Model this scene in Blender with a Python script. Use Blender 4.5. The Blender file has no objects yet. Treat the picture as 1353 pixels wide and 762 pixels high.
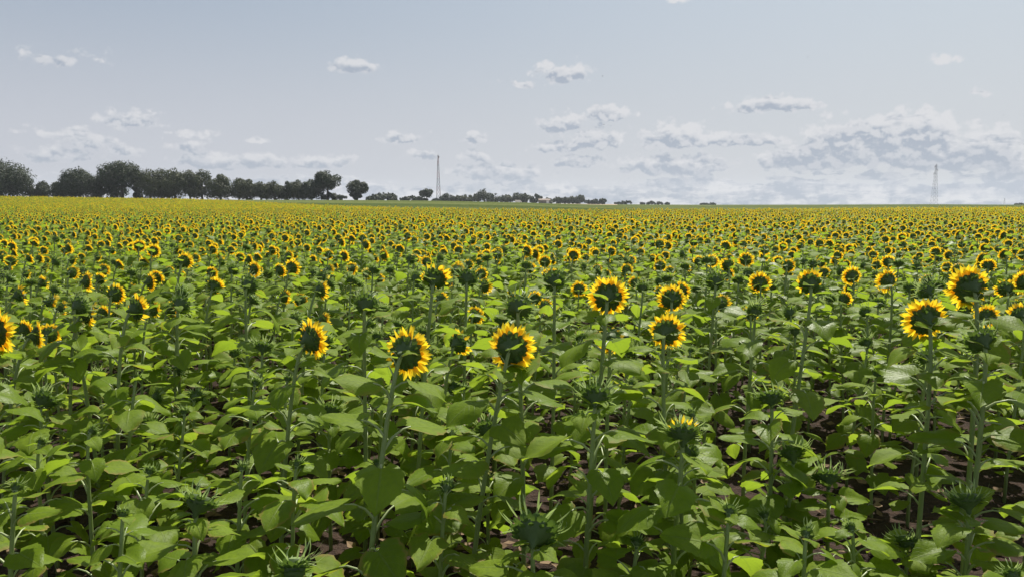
import bpy, math, random
import numpy as np
from mathutils import Vector, Matrix, noise

# ------------------------------------------------------------------ camera, sky, sun
S = bpy.context.scene
R = math.radians
FPX, CX, CY, HOR = 984.0, 676.5, 381.0, 269.0       # the picture at 1353 x 762
EYE = 2.15
PITCH = math.atan((CY - HOR) / FPX)

cam_d = bpy.data.cameras.new('camera')
cam_d.sensor_width = 36.0
cam_d.lens = FPX / 1353.0 * 36.0
cam_d.clip_start = 0.05
cam_d.clip_end = 20000
cam = bpy.data.objects.new('camera', cam_d)
S.collection.objects.link(cam)
cam.location = (0, 0, EYE)
cam.rotation_euler = (R(90) - PITCH, 0, 0)
S.camera = cam

SUN_AZ, SUN_EL = 22.0, 54.0                          # right of straight ahead, height
sd = bpy.data.lights.new('sun', 'SUN')
sd.energy = 5.0
sd.angle = R(0.6)
sd.color = (1.0, 0.95, 0.86)
sun = bpy.data.objects.new('sun', sd)
S.collection.objects.link(sun)
sdir = Vector((math.sin(R(SUN_AZ)) * math.cos(R(SUN_EL)), math.cos(R(SUN_AZ)) * math.cos(R(SUN_EL)), math.sin(R(SUN_EL))))
sun.rotation_euler = sdir.to_track_quat('Z', 'Y').to_euler()
S.view_settings.view_transform = 'Standard'
S.view_settings.look = 'None'
S.view_settings.gamma = 1.0
S.view_settings.use_curve_mapping = False
S.view_settings.exposure = 0.56
S.render.engine = 'CYCLES'
S.cycles.max_bounces = 6
S.cycles.diffuse_bounces = 3
S.cycles.transmission_bounces = 4
S.cycles.glossy_bounces = 2
S.cycles.volume_bounces = 0
S.cycles.use_denoising = True


def ray(px, py):
    dx, dy = (px - CX) / FPX, (CY - py) / FPX
    c, s = math.cos(PITCH), math.sin(PITCH)
    return Vector((dx, c + dy * s, -s + dy * c))


def azel(px, py):
    d = ray(px, py).normalized()
    return math.degrees(math.atan2(d.x, d.y)), math.degrees(math.asin(d.z))


class NT:
    """small helper for node trees"""
    def __init__(self, tree):
        self.t = tree

    def n(self, typ, **kw):
        nd = self.t.nodes.new(typ)
        for k, v in kw.items():
            setattr(nd, k, v)
        return nd

    def link(self, a, b):
        self.t.links.new(a, b)

    def put(self, sock, v):
        if isinstance(v, bpy.types.NodeSocket):
            self.t.links.new(v, sock)
        else:
            sock.default_value = v

    def m(self, op, a, b=0.0, c=None, clamp=False):
        nd = self.n('ShaderNodeMath', operation=op, use_clamp=clamp)
        self.put(nd.inputs[0], a)
        self.put(nd.inputs[1], b)
        if c is not None:
            self.put(nd.inputs[2], c)
        return nd.outputs[0]

    def v(self, op, a, b=(0, 0, 0)):
        nd = self.n('ShaderNodeVectorMath', operation=op)
        self.put(nd.inputs[0], a)
        self.put(nd.inputs[1], b)
        return nd.outputs['Value'] if op == 'LENGTH' else nd.outputs[0]

    def noise(self, vec, scale, detail=3.0, rough=0.5, color=False, lac=2.0):
        nd = self.n('ShaderNodeTexNoise')
        nd.inputs['Scale'].default_value = scale
        nd.inputs['Detail'].default_value = detail
        nd.inputs['Roughness'].default_value = rough
        nd.inputs['Lacunarity'].default_value = lac
        if vec is not None:
            self.link(vec, nd.inputs['Vector'])
        return nd.outputs['Color' if color else 'Fac']

    def smooth(self, x, a, b, lo=0.0, hi=1.0):
        nd = self.n('ShaderNodeMapRange', interpolation_type='SMOOTHSTEP')
        self.put(nd.inputs[0], x)
        for i, w in enumerate((a, b, lo, hi)):
            self.put(nd.inputs[i + 1], w)
        return nd.outputs[0]

    def mix(self, f, a, b):
        nd = self.n('ShaderNodeMix', data_type='RGBA')
        self.put(nd.inputs[0], f)
        for s_, w in ((nd.inputs[6], a), (nd.inputs[7], b)):
            self.put(s_, w if isinstance(w, bpy.types.NodeSocket) else (tuple(w) + (1,))[:4])
        return nd.outputs[2]


# ---- the sky: Nishita air, a thin pale veil and cumulus, all laid out by compass direction
SKY_STRENGTH = 0.0645
HAZE = .00013
W = bpy.data.worlds.new('World')
S.world = W
W.use_nodes = True
W.node_tree.nodes.clear()
w = NT(W.node_tree)
sky = w.n('ShaderNodeTexSky', sky_type='NISHITA', sun_disc=False)
sky.sun_elevation = R(SUN_EL)
sky.sun_rotation = R(SUN_AZ)
sky.air_density = 1.0
sky.dust_density = 2.2
sky.ozone_density = 1.2
tc = w.n('ShaderNodeTexCoord')
sx = w.n('ShaderNodeSeparateXYZ')
nrm = w.v('NORMALIZE', tc.outputs['Generated'])
w.link(nrm, sx.inputs[0])
az = w.m('MULTIPLY', w.m('ARCTAN2', sx.outputs[0], sx.outputs[1]), 57.2958)
el = w.m('MULTIPLY', w.m('ARCSINE', sx.outputs[2]), 57.2958)
cmb = w.n('ShaderNodeCombineXYZ')
w.link(az, cmb.inputs[0])
w.link(el, cmb.inputs[1])
P0 = cmb.outputs[0]

CLOUDS = [  # pixel centre, half width, half height, weight
    (66, 79, 24, 9, .62), (127, 78, 18, 6, .5), (176, 162, 36, 9, .85), (118, 186, 24, 12, .8), (70, 176, 26, 6, .5),
    (167, 200, 20, 8, .7), (248, 196, 20, 8, .7), (258, 179, 20, 5, .55), (466, 91, 26, 9, .95), (342, 187, 16, 4, .5),
    (533, 184, 26, 8, .75), (556, 206, 24, 6, .65), (626, 183, 16, 9, 1.), (628, 209, 19, 10, .9), (743, 101, 34, 13, 1.15),
    (692, 113, 22, 4, .45), (802, 154, 28, 10, .95), (744, 167, 30, 13, 1.05), (785, 186, 34, 18, 1.15), (766, 216, 30, 10, 1.),
    (740, 196, 30, 8, .8), (893, 186, 44, 16, 1.15), (960, 186, 26, 10, 1.), (1002, 188, 36, 8, .8), (1025, 142, 48, 10, 1.1),
    (1247, 82, 14, 6, .6), (1298, 122, 10, 4, .5), (1100, 186, 34, 20, 1.1), (1148, 172, 46, 12, 1.1), (1212, 178, 42, 22, 1.25),
    (1160, 204, 50, 22, 1.2), (1296, 204, 40, 24, 1.25), (1240, 212, 60, 22, 1.1), (1070, 214, 60, 16, 1.), (890, 222, 70, 14, .95),
    (270, 216, 34, 12, .85), (340, 216, 50, 10, .8), (420, 218, 50, 9, .7), (80, 208, 40, 9, .7), (660, 232, 60, 14, .85),
    (1345, 226, 30, 18, .9), (900, 0, 14, 6, .6), (-160, 150, 60, 18, 1.), (-300, 90, 70, 16, 1.), (1560, 140, 70, 18, 1.),
    (1700, 60, 60, 16, 1.), (1480, 215, 70, 24, 1.1),
]


def cloud_group():
    g = bpy.data.node_groups.new('cumulus', 'ShaderNodeTree')
    g.interface.new_socket('P', in_out='INPUT', socket_type='NodeSocketVector')
    g.interface.new_socket('D', in_out='OUTPUT', socket_type='NodeSocketFloat')
    g.interface.new_socket('B', in_out='OUTPUT', socket_type='NodeSocketFloat')
    g.interface.new_socket('R', in_out='OUTPUT', socket_type='NodeSocketFloat')
    k = NT(g)
    gi, go = k.n('NodeGroupInput'), k.n('NodeGroupOutput')
    P = gi.outputs[0]
    wa = k.noise(P, .55, 3, .55, True)
    Pw = k.v('ADD', P, k.v('MULTIPLY', k.v('SUBTRACT', wa, (.5, .5, .5)), (1.3, .7, 0)))
    acc = acb = None
    for (px, py, a, b, wt) in CLOUDS:
        u, e = azel(px, py)
        pad = 17.2
        d = k.v('MULTIPLY', k.v('SUBTRACT', Pw, (u, e, 0)), (pad / a, pad / (b * 1.22), 0))
        # a flat base: the lower half falls off faster
        d0 = d
        d = k.v('MAXIMUM', d, k.v('MULTIPLY', d, (-1, -1.9, 1)))
        ln = k.v('LENGTH', d)
        val = k.m('MULTIPLY', k.m('SUBTRACT', 1.25, ln), wt)
        acc = val if acc is None else k.m('MAXIMUM', acc, val)
        if wt > .6:
            vb = k.m('MULTIPLY', k.m('SUBTRACT', 1.05, k.v('LENGTH', k.v('MULTIPLY', k.v('ADD', d0, (.12, .50, 0)), (.95, 1.15, 0)))), wt)
            acb = vb if acb is None else k.m('MAXIMUM', acb, vb)
    acc = k.m('MAXIMUM', acc, -1.8)
    sp = k.n('ShaderNodeSeparateXYZ')
    k.link(P, sp.inputs[0])
    # the layered bank low over the horizon
    str_ = k.noise(k.v('MULTIPLY', Pw, (.16, .9, 1)), 1.0, 5, .6)
    bank_h = k.smooth(sp.outputs[0], -34, 34, 4.0, 6.6)
    bank = k.m('SUBTRACT', k.m('SUBTRACT', k.m('MULTIPLY', k.smooth(sp.outputs[1], bank_h, 0.4), 2.6), 1.6), k.m('MULTIPLY', k.m('SUBTRACT', .58, str_), 4.2))
    acc = k.m('MAXIMUM', acc, bank)
    def puff(Q):
        # cauliflower heads: rounded cells, large ones carrying small ones
        Qw = k.v('ADD', Q, k.v('MULTIPLY', k.v('SUBTRACT', k.noise(Q, 1.6, 3, .55, True), (.5, .5, .5)), (.5, .4, 0)))
        o = None
        for sc_, am in ((.85, 1.0), (2.2, .42)):
            vo_ = k.n('ShaderNodeTexVoronoi', voronoi_dimensions='2D', feature='SMOOTH_F1')
            vo_.inputs['Scale'].default_value = sc_
            vo_.inputs['Smoothness'].default_value = .35
            k.link(k.v('MULTIPLY', Qw, (1, 1.25, 1)), vo_.inputs['Vector'])
            t_ = k.m('MULTIPLY', k.m('SUBTRACT', .42, vo_.outputs['Distance']), am)
            o = t_ if o is None else k.m('ADD', o, t_)
        return k.m('ADD', o, k.m('MULTIPLY', k.m('SUBTRACT', k.noise(Q, 6.0, 4, .6), .5), .45))
    f1 = k.noise(k.v('MULTIPLY', P, (1, 1.35, 1)), 1.0, 5, .55)
    h0 = puff(P)
    f = k.m('ADD', k.m('MULTIPLY', k.m('SUBTRACT', f1, .5), 1.2), k.m('MULTIPLY', h0, k.smooth(sp.outputs[1], .5, 6, .45, 1.0)))
    k.link(k.m('ADD', acc, f), go.inputs[0])
    Pu = k.v('ADD', P, (.12, .34, 0))
    h1 = puff(Pu)
    k.link(k.smooth(k.m('SUBTRACT', h0, h1), -.18, .30), go.inputs[2])
    lowb = k.noise(k.v('ADD', k.v('MULTIPLY', Pw, (.22, 1.1, 1)), (7, 3, 0)), 1.0, 4, .6)
    bb = k.m('ADD', k.m('MULTIPLY', k.smooth(sp.outputs[1], bank_h, .6), .62), k.m('MULTIPLY', k.m('SUBTRACT', lowb, .62), 4.2))
    acb = k.m('MAXIMUM', k.m('MAXIMUM', acb, -1.0), bb)
    k.link(k.m('ADD', acb, k.m('MULTIPLY', k.m('SUBTRACT', f1, .5), 2.0)), go.inputs[1])
    return g


G = cloud_group()


cn = w.n('ShaderNodeGroup')
cn.node_tree = G
w.link(P0, cn.inputs[0])
D0 = cn.outputs[0]
alpha = w.smooth(D0, 0.0, .5)
shade = w.m('MULTIPLY', w.smooth(cn.outputs[1], -.35, .45), w.m('SUBTRACT', 1.0, w.m('MULTIPLY', w.m('MULTIPLY', cn.outputs[2], w.smooth(el, .5, 5, .35, 1.0)), .75)))
shade = w.m('MULTIPLY', shade, w.smooth(D0, .0, .35))
v_low = w.mix(w.smooth(az, -40, 40), (5.75, 6.0, 6.65), (6.4, 6.7, 7.1))
v_top = w.mix(w.smooth(az, -40, 45), (4.0, 4.7, 5.7), (6.1, 6.8, 7.4))
veil = w.mix(w.smooth(el, 3, 17), v_low, v_top)
fv = w.m('MULTIPLY', w.smooth(el, 24, 3, .72, .97), w.smooth(el, 60, 20, .25, 1.0))
base = w.mix(fv, sky.outputs[0], veil)
CL_B, CL_D = (7.55, 7.6, 7.85), (4.0, 4.55, 5.45)
ccol = w.mix(shade, CL_B, CL_D)
acap = w.m('MULTIPLY', alpha, w.smooth(az, -40, 25, .8, .9))
skyc = w.mix(acap, base, ccol)
# up overhead, out of the frame, the plain veil goes on
bg = w.n('ShaderNodeBackground')
bg.inputs['Strength'].default_value = SKY_STRENGTH
w.link(skyc, bg.inputs['Color'])
wo = w.n('ShaderNodeOutputWorld')
w.link(bg.outputs[0], wo.inputs['Surface'])


# ------------------------------------------------------------------ materials
def mat(name):
    m_ = bpy.data.materials.new(name)
    m_.use_nodes = True
    m_.node_tree.nodes.clear()
    return m_, NT(m_.node_tree)


def out(k, sh):
    o = k.n('ShaderNodeOutputMaterial')
    k.link(sh, o.inputs['Surface'])


def pbsdf(k, col, rough=.6, spec=.4, normal=None):
    b = k.n('ShaderNodeBsdfPrincipled')
    k.put(b.inputs['Base Color'], col if isinstance(col, bpy.types.NodeSocket) else tuple(col) + (1,))
    k.put(b.inputs['Roughness'], rough)
    b.inputs['Specular IOR Level'].default_value = spec
    if normal is not None:
        k.link(normal, b.inputs['Normal'])
    return b.outputs[0]


def bump(k, h, s=.4, d=.01):
    b = k.n('ShaderNodeBump')
    b.inputs['Strength'].default_value = s
    b.inputs['Distance'].default_value = d
    k.link(h, b.inputs['Height'])
    return b.outputs[0]


def thin(k, front, trans_col, f, normal=None):
    t = k.n('ShaderNodeBsdfTranslucent')
    k.put(t.inputs[0], trans_col if isinstance(trans_col, bpy.types.NodeSocket) else tuple(trans_col) + (1,))
    if normal is not None:
        k.link(normal, t.inputs['Normal'])
    mx = k.n('ShaderNodeMixShader')
    k.put(mx.inputs[0], f)
    k.link(front, mx.inputs[1])
    k.link(t.outputs[0], mx.inputs[2])
    return mx.outputs[0]


def leaf_mat(name, c1, c2, t1, t2, veins=True, fac=.56):
    m_, k = mat(name)
    oi = k.n('ShaderNodeObjectInfo')
    geo = k.n('ShaderNodeNewGeometry')
    big = k.noise(geo.outputs['Position'], 2.6, 2, .5)
    rnd = k.m('ADD', k.m('MULTIPLY', oi.outputs['Random'], .55), k.m('MULTIPLY', big, .6), clamp=True)
    col = k.mix(rnd, c1, c2)
    tr = k.mix(rnd, t1, t2)
    nor = None
    if veins:
        uv = k.n('ShaderNodeUVMap')
        su = k.n('ShaderNodeSeparateXYZ')
        k.link(uv.outputs[0], su.inputs[0])
        au = k.m('ABSOLUTE', k.m('SUBTRACT', su.outputs[0], .5))
        rib = k.smooth(au, .035, .012)
        side = k.m('FRACT', k.m('MULTIPLY', k.m('SUBTRACT', su.outputs[1], k.m('MULTIPLY', au, .75)), 7.0))
        sv = k.smooth(k.m('ABSOLUTE', k.m('SUBTRACT', side, .5)), .07, .02)
        vein = k.m('MAXIMUM', rib, k.m('MULTIPLY', sv, .55))
        blot = k.noise(uv.outputs[0], 7, 3, .6)
        col = k.mix(k.m('MULTIPLY', vein, .5), col, (.30, .38, .10))
        col = k.mix(k.smooth(blot, .35, .75, 0, .45), col, (.085, .145, .022))
        tr = k.mix(k.m('MULTIPLY', vein, .3), tr, (.12, .2, .03))
        n3_ = k.noise(geo.outputs['Position'], 23, 3, .6)
        rim = k.m('MULTIPLY', k.smooth(k.m('ADD', k.m('MULTIPLY', au, 1.6), k.m('MULTIPLY', n3_, .7)), .98, 1.14), k.smooth(k.m('FRACT', k.m('MULTIPLY', oi.outputs['Random'], 7.3)), .45, .9))
        col = k.mix(k.m('MULTIPLY', rim, .8), col, (.34, .27, .07))
        tr = k.mix(k.m('MULTIPLY', rim, .6), tr, (.30, .20, .03))
        hh = k.m('ADD', k.m('MULTIPLY', k.m('SUBTRACT', 1.0, vein), .6), k.m('MULTIPLY', k.noise(uv.outputs[0], 16, 2, .5), .7))
        nor = bump(k, hh, .5, .004)
    ro = k.smooth(oi.outputs['Random'], .1, .9, .40, .60) if veins else .5
    sh = thin(k, pbsdf(k, col, ro, .17 if veins else .12, nor), tr, fac, nor)
    out(k, sh)
    return m_


M = {}
M['leaf'] = leaf_mat('sunflower_leaf', (.155, .250, .016), (.235, .330, .024), (.200, .305, .018), (.295, .400, .030))
M['leaf_far'] = leaf_mat('sunflower_leaf_plain', (.155, .250, .016), (.235, .330, .024), (.200, .305, .018), (.295, .400, .030), veins=False)
M['bract'] = leaf_mat('bract_green', (.060, .115, .032), (.105, .170, .045), (.10, .17, .02), (.16, .25, .035), veins=False, fac=.32)
M['bud_tip'] = leaf_mat('young_bract_green', (.26, .36, .14), (.36, .44, .20), (.3, .42, .12), (.4, .5, .16), veins=False, fac=.4)

m_, k = mat('hairy_green_stem')
geo = k.n('ShaderNodeNewGeometry')
nz = k.noise(k.v('MULTIPLY', geo.outputs['Position'], (1, 1, .12)), 190, 2, .6)
b2 = k.noise(geo.outputs['Position'], 5, 2, .5)
out(k, thin(k, pbsdf(k, k.mix(nz, k.mix(b2, (.13, .19, .050), (.19, .26, .075)), (.31, .38, .16)), .5, .5, bump(k, nz, .5, .002)), (.2, .28, .06), .12))
M['stem'] = m_
m_, k = mat('pale_petiole')
geo = k.n('ShaderNodeNewGeometry')
out(k, thin(k, pbsdf(k, k.mix(k.noise(geo.outputs['Position'], 14, 2, .5), (.30, .38, .14), (.52, .58, .34)), .38, .6), (.3, .38, .1), .3))
M['petiole'] = m_
m_, k = mat('receptacle_back')
tcn = k.n('ShaderNodeTexCoord')
nz = k.noise(tcn.outputs['Object'], 60, 3, .6)
out(k, pbsdf(k, k.mix(nz, (.050, .085, .024), (.085, .130, .038)), .62, .3, bump(k, nz, .5, .003)))
M['recept'] = m_
m_, k = mat('yellow_petal')
uv = k.n('ShaderNodeUVMap')
su = k.n('ShaderNodeSeparateXYZ')
k.link(uv.outputs[0], su.inputs[0])
oi = k.n('ShaderNodeObjectInfo')
geo = k.n('ShaderNodeNewGeometry')
pn = k.noise(geo.outputs['Position'], 34, 2, .5)
c_ = k.mix(k.smooth(su.outputs[1], 0, .75), (.84, .47, .016), (.90, .66, .035))
c_ = k.mix(k.m('MULTIPLY', pn, .5), c_, (.88, .66, .03))
t_ = k.mix(k.smooth(su.outputs[1], 0, .7), (.92, .54, .012), (.98, .74, .030))
lines = k.noise(k.v('MULTIPLY', uv.outputs[0], (22, 1, 1)), 1, 1, .5)
nb = bump(k, lines, .35, .002)
out(k, thin(k, pbsdf(k, c_, .5, .3, nb), t_, .55, nb))
M['petal'] = m_
m_, k = mat('seed_disc')
tcn = k.n('ShaderNodeTexCoord')
vo = k.n('ShaderNodeTexVoronoi')
vo.inputs['Scale'].default_value = 230
k.link(tcn.outputs['Object'], vo.inputs['Vector'])
ln = k.v('LENGTH', tcn.outputs['Object'])
c_ = k.mix(k.smooth(ln, .02, .05), (.10, .085, .018), (.17, .075, .014))
c_ = k.mix(k.smooth(vo.outputs['Distance'], .2, .6), c_, (.03, .014, .006))
out(k, pbsdf(k, c_, .85, .2, bump(k, vo.outputs['Distance'], .8, .004)))
M['disc'] = m_

m_, k = mat('red_brown_soil')
geo = k.n('ShaderNodeNewGeometry')
p = geo.outputs['Position']
n1, n2, n3 = k.noise(p, 1.3, 4, .6), k.noise(p, 14, 5, .65), k.noise(p, 60, 3, .6)
c_ = k.mix(k.smooth(n2, .3, .7), (.018, .013, .010), (.060, .036, .026))
c_ = k.mix(k.smooth(n1, .35, .7, 0, .5), c_, (.06, .04, .03))
c_ = k.mix(k.smooth(n3, .62, .72), c_, (.10, .064, .045))
out(k, pbsdf(k, c_, .95, .15, bump(k, k.m('ADD', n2, k.m('MULTIPLY', n3, .4)), 1.0, .05)))
M['soil'] = m_
m_, k = mat('low_green_crop')
geo = k.n('ShaderNodeNewGeometry')
p = geo.outputs['Position']
st = k.noise(k.v('MULTIPLY', p, (.004, .03, 0)), 1, 4, .6)
fine = k.noise(p, .9, 4, .6)
c_ = k.mix(k.smooth(st, .42, .60), (.040, .062, .018), (.100, .118, .042))
c_ = k.mix(k.smooth(fine, .35, .75, 0, .4), c_, (.19, .20, .075))
out(k, pbsdf(k, c_, 1.0, .0, bump(k, fine, .6, .2)))
M['crop'] = m_
m_, k = mat('pale_stubble')
geo = k.n('ShaderNodeNewGeometry')
c_ = k.mix(k.noise(k.v('MULTIPLY', geo.outputs['Position'], (.02, .1, 0)), 1, 4, .6), (.26, .20, .13), (.36, .29, .19))
out(k, pbsdf(k, c_, .95, .1))
M['stubble'] = m_


def tree_mat(name, a, b, t):
    m_, k = mat(name)
    geo = k.n('ShaderNodeNewGeometry')
    n_ = k.noise(geo.outputs['Position'], .7, 3, .6)
    n2_ = k.noise(geo.outputs['Position'], 4.0, 2, .5)
    c = k.mix(k.m('ADD', k.m('MULTIPLY', n_, .7), k.m('MULTIPLY', n2_, .3)), a, b)
    out(k, thin(k, pbsdf(k, c, .6, .25), t, .22))
    return m_


M['tree1'] = tree_mat('broadleaf_dark', (.014, .027, .009), (.036, .058, .018), (.03, .05, .010))
M['tree2'] = tree_mat('broadleaf_olive', (.034, .046, .016), (.085, .098, .036), (.05, .07, .014))
M['tree3'] = tree_mat('broadleaf_grey_green', (.032, .048, .022), (.062, .082, .038), (.05, .065, .02))
m_, k = mat('tree_bark')
geo = k.n('ShaderNodeNewGeometry')
out(k, pbsdf(k, k.mix(k.noise(geo.outputs['Position'], 5, 4, .6), (.045, .036, .028), (.11, .09, .07)), .9, .1))
M['bark'] = m_


def plain(name, col, rough=.6, metal=0.0):
    m_, k = mat(name)
    geo = k.n('ShaderNodeNewGeometry')
    n_ = k.noise(geo.outputs['Position'], 1.5, 4, .6)
    c = k.mix(n_, [x * .8 for x in col], [min(1, x * 1.15) for x in col])
    b = k.n('ShaderNodeBsdfPrincipled')
    k.link(c, b.inputs['Base Color'])
    b.inputs['Roughness'].default_value = rough
    b.inputs['Metallic'].default_value = metal
    out(k, b.outputs[0])
    return m_


M['steel'] = plain('galvanised_steel', (.085, .09, .10), .7)
M['steel_red'] = plain('faded_red_steel', (.17, .06, .055), .7)
M['ceramic'] = plain('insulator_brown', (.10, .06, .05), .3)
M['white'] = plain('white_paint', (.78, .78, .76), .4)
M['glass'] = plain('dark_glass', (.03, .035, .04), .1)
M['rubber'] = plain('tyre_rubber', (.03, .03, .03), .9)
M['tile'] = plain('tan_roof_sheet', (.20, .15, .12), .8)
M['wallm'] = plain('shed_wall', (.17, .15, .125), .9)
M['litter'] = plain('dead_leaf', (.17, .11, .06), .9)
M['feather'] = plain('dark_feather', (.035, .033, .035), .8)

# ------------------------------------------------------------------ mesh helpers
C = S.collection


class Geo:
    def __init__(self):
        self.V, self.F, self.Mi, self.UV, self.mats, self.n = [], [], [], [], [], 0

    def mi(self, name):
        if name not in self.mats:
            self.mats.append(name)
        return self.mats.index(name)

    def add(self, V, F, m_, UV=None):
        V = np.asarray(V, float).reshape(-1, 3)
        i = self.mi(m_)
        self.V.append(V)
        self.UV.append(np.zeros((len(V), 2)) if UV is None else np.asarray(UV, float))
        b = self.n
        self.F += [tuple(x + b for x in f) for f in F]
        self.Mi += [i] * len(F)
        self.n += len(V)

    def join(self, g, mx):
        A = np.array(mx)
        V = np.concatenate(g.V) @ A[:3, :3].T + A[:3, 3]
        idx = [self.mi(m_) for m_ in g.mats]
        b = self.n
        self.V.append(V)
        self.UV.append(np.concatenate(g.UV))
        self.F += [tuple(x + b for x in f) for f in g.F]
        self.Mi += [idx[i] for i in g.Mi]
        self.n += len(V)

    def mesh(self, name, smooth=True, uv=True):
        me = bpy.data.meshes.new(name)
        V = np.concatenate(self.V)
        me.from_pydata(V.tolist(), [], self.F)
        for m_ in self.mats:
            me.materials.append(M[m_])
        me.polygons.foreach_set('material_index', np.array(self.Mi, dtype=np.int32))
        me.polygons.foreach_set('use_smooth', np.full(len(self.F), smooth))
        if uv:
            l = me.uv_layers.new(name='UVMap')
            vi = np.zeros(len(me.loops), dtype=np.int32)
            me.loops.foreach_get('vertex_index', vi)
            l.data.foreach_set('uv', np.concatenate(self.UV)[vi].ravel())
        me.update()
        return me


def tube(g, pts, rad, sides, m_, cap=True):
    pts = [Vector(p_) for p_ in pts]
    V, F, UV = [], [], []
    ref = Vector((1, 0, 0))
    n = len(pts)
    for i, p_ in enumerate(pts):
        t = (pts[min(i + 1, n - 1)] - pts[max(i - 1, 0)]).normalized()
        if abs(t.dot(ref)) > .95:
            ref = Vector((0, 1, 0))
        a = (ref - t * ref.dot(t)).normalized()
        ref = a
        b = t.cross(a)
        for s_ in range(sides):
            q = 2 * math.pi * s_ / sides
            V.append(p_ + (a * math.cos(q) + b * math.sin(q)) * rad[i])
            UV.append((s_ / sides, i / (n - 1)))
    for i in range(n - 1):
        for s_ in range(sides):
            t_ = (s_ + 1) % sides
            F.append((i * sides + s_, i * sides + t_, (i + 1) * sides + t_, (i + 1) * sides + s_))
    if cap:
        F.append(tuple(range(sides))[::-1])
        F.append(tuple((n - 1) * sides + s_ for s_ in range(sides)))
    g.add([tuple(v) for v in V], F, m_, UV)


def box(g, c, d, m_, rot=None):
    V = [Vector((x * d[0] / 2, y * d[1] / 2, z * d[2] / 2)) for x in (-1, 1) for y in (-1, 1) for z in (-1, 1)]
    if rot is not None:
        V = [rot @ v for v in V]
    V = [tuple(v + Vector(c)) for v in V]
    g.add(V, [(0, 1, 3, 2), (4, 6, 7, 5), (0, 4, 5, 1), (2, 3, 7, 6), (0, 2, 6, 4), (1, 5, 7, 3)], m_)


def obj(name, me, parent=None, mx=None):
    o = bpy.data.objects.new(name, me)
    C.objects.link(o)
    if parent is not None:
        o.parent = parent
    if mx is not None:
        o.matrix_local = mx
    return o


def root(name, loc, label, cat, group=None, rz=0.0):
    o = bpy.data.objects.new(name, None)
    o.empty_display_size = .2
    C.objects.link(o)
    o.location = loc
    o.rotation_euler = (0, 0, rz)
    o['label'] = label
    o['category'] = cat
    if group:
        o['group'] = group
    return o


# ------------------------------------------------------------------ terrain
TH = [-75, -40, -20, -11, -6, 1, 7, 13, 22, 29, 36, 75]
TA = [3.6, 3.6, 3.5, 3.4, 3.2, 2.5, 1.3, .6, .8, 1.3, .7, .7]


def sstep(x, a, b):
    t = np.clip((np.asarray(x, float) - a) / (b - a), 0, 1)
    return t * t * (3 - 2 * t)


def terrain(x, y):
    r = np.hypot(x, y)
    th = np.degrees(np.arctan2(x, y))
    A = np.interp(th, TH, TA)
    front = sstep(np.abs(th), 110, 75)
    z = A * sstep(r, 60, 300) * front
    z = z - np.maximum(0, r - 900) * .006
    return z


EX = [-60, 0, 280, 330, 400, 480, 560, 650, 800, 1000, 1200, 1353, 1450]
EYY = [259.4, 259.4, 263.5, 266.5, 270.2, 273.2, 275, 276.6, 277.6, 276.8, 275.2, 274.2, 274]
HEADZ = 1.40


def field_end(th):
    """distance at which the sunflower crop stops, for a compass angle in degrees"""
    th = max(-38.0, min(40.0, th))
    px = CX + FPX * math.tan(R(th)) * 1.0064
    ye = np.interp(px, EX, EYY)
    A = np.interp(th, TH, TA)
    c = math.cos(R(th))
    for r in np.arange(60, 272, 2.0):
        py = HOR + FPX * (EYE - HEADZ - A * sstep(r, 60, 300)) / (r * c)
        if py <= ye:
            return r
    return 272.0


THS = np.arange(-42, 43, 1.0)
ENDS = np.array([field_end(t) for t in THS])
ENDS = np.convolve(np.pad(ENDS, 2, mode='edge'), np.ones(5) / 5, mode='valid')

g = Geo()
ths = np.concatenate([np.arange(-180, -44, 8.0), np.arange(-44, 44, 1.0), np.arange(44, 180, 8.0)])
rings = np.concatenate([np.arange(0, 13, .25)[1:], np.arange(13, 40, 1.5), np.arange(40, 330, 4), np.arange(330, 1200, 30), [1300, 1600, 2000]])
V = [(0, 0, 0)]
for r in rings:
    for t in ths:
        x, y = r * math.sin(R(t)), r * math.cos(R(t))
        z = float(terrain(x, y))
        if r < 40:
            z += .05 * noise.noise(Vector((x * 1.1, y * 1.1, 3))) + .025 * noise.noise(Vector((x * 5, y * 5, 0)))
        V.append((x, y, z))
nt = len(ths)
F, cls = [], []
for j in range(nt):
    F.append((0, 1 + (j + 1) % nt, 1 + j))
    cls.append('soil')
for i in range(len(rings) - 1):
    for j in range(nt):
        a, b = 1 + i * nt + j, 1 + i * nt + (j + 1) % nt
        F.append((a, b, b + nt, a + nt))
        th = ths[j]
        r = rings[i]
        e = float(np.interp(th, THS, ENDS))
        c_ = 'soil' if r < e + 2 else 'crop'
        if c_ == 'crop' and -5 <= th <= 7.4 and r > 430:
            c_ = 'stubble'
        cls.append(c_)
Va = np.array(V)
g.V.append(Va)
g.UV.append(Va[:, :2].copy())
g.F, g.n = F, len(V)
g.Mi = [g.mi(c_) for c_ in cls]
gr = obj('ground', g.mesh('ground'))
gr['kind'] = 'structure'

# ------------------------------------------------------------------ sunflower pieces
rng = random.Random(11)


def U(a, b):
    return rng.uniform(a, b)


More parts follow.
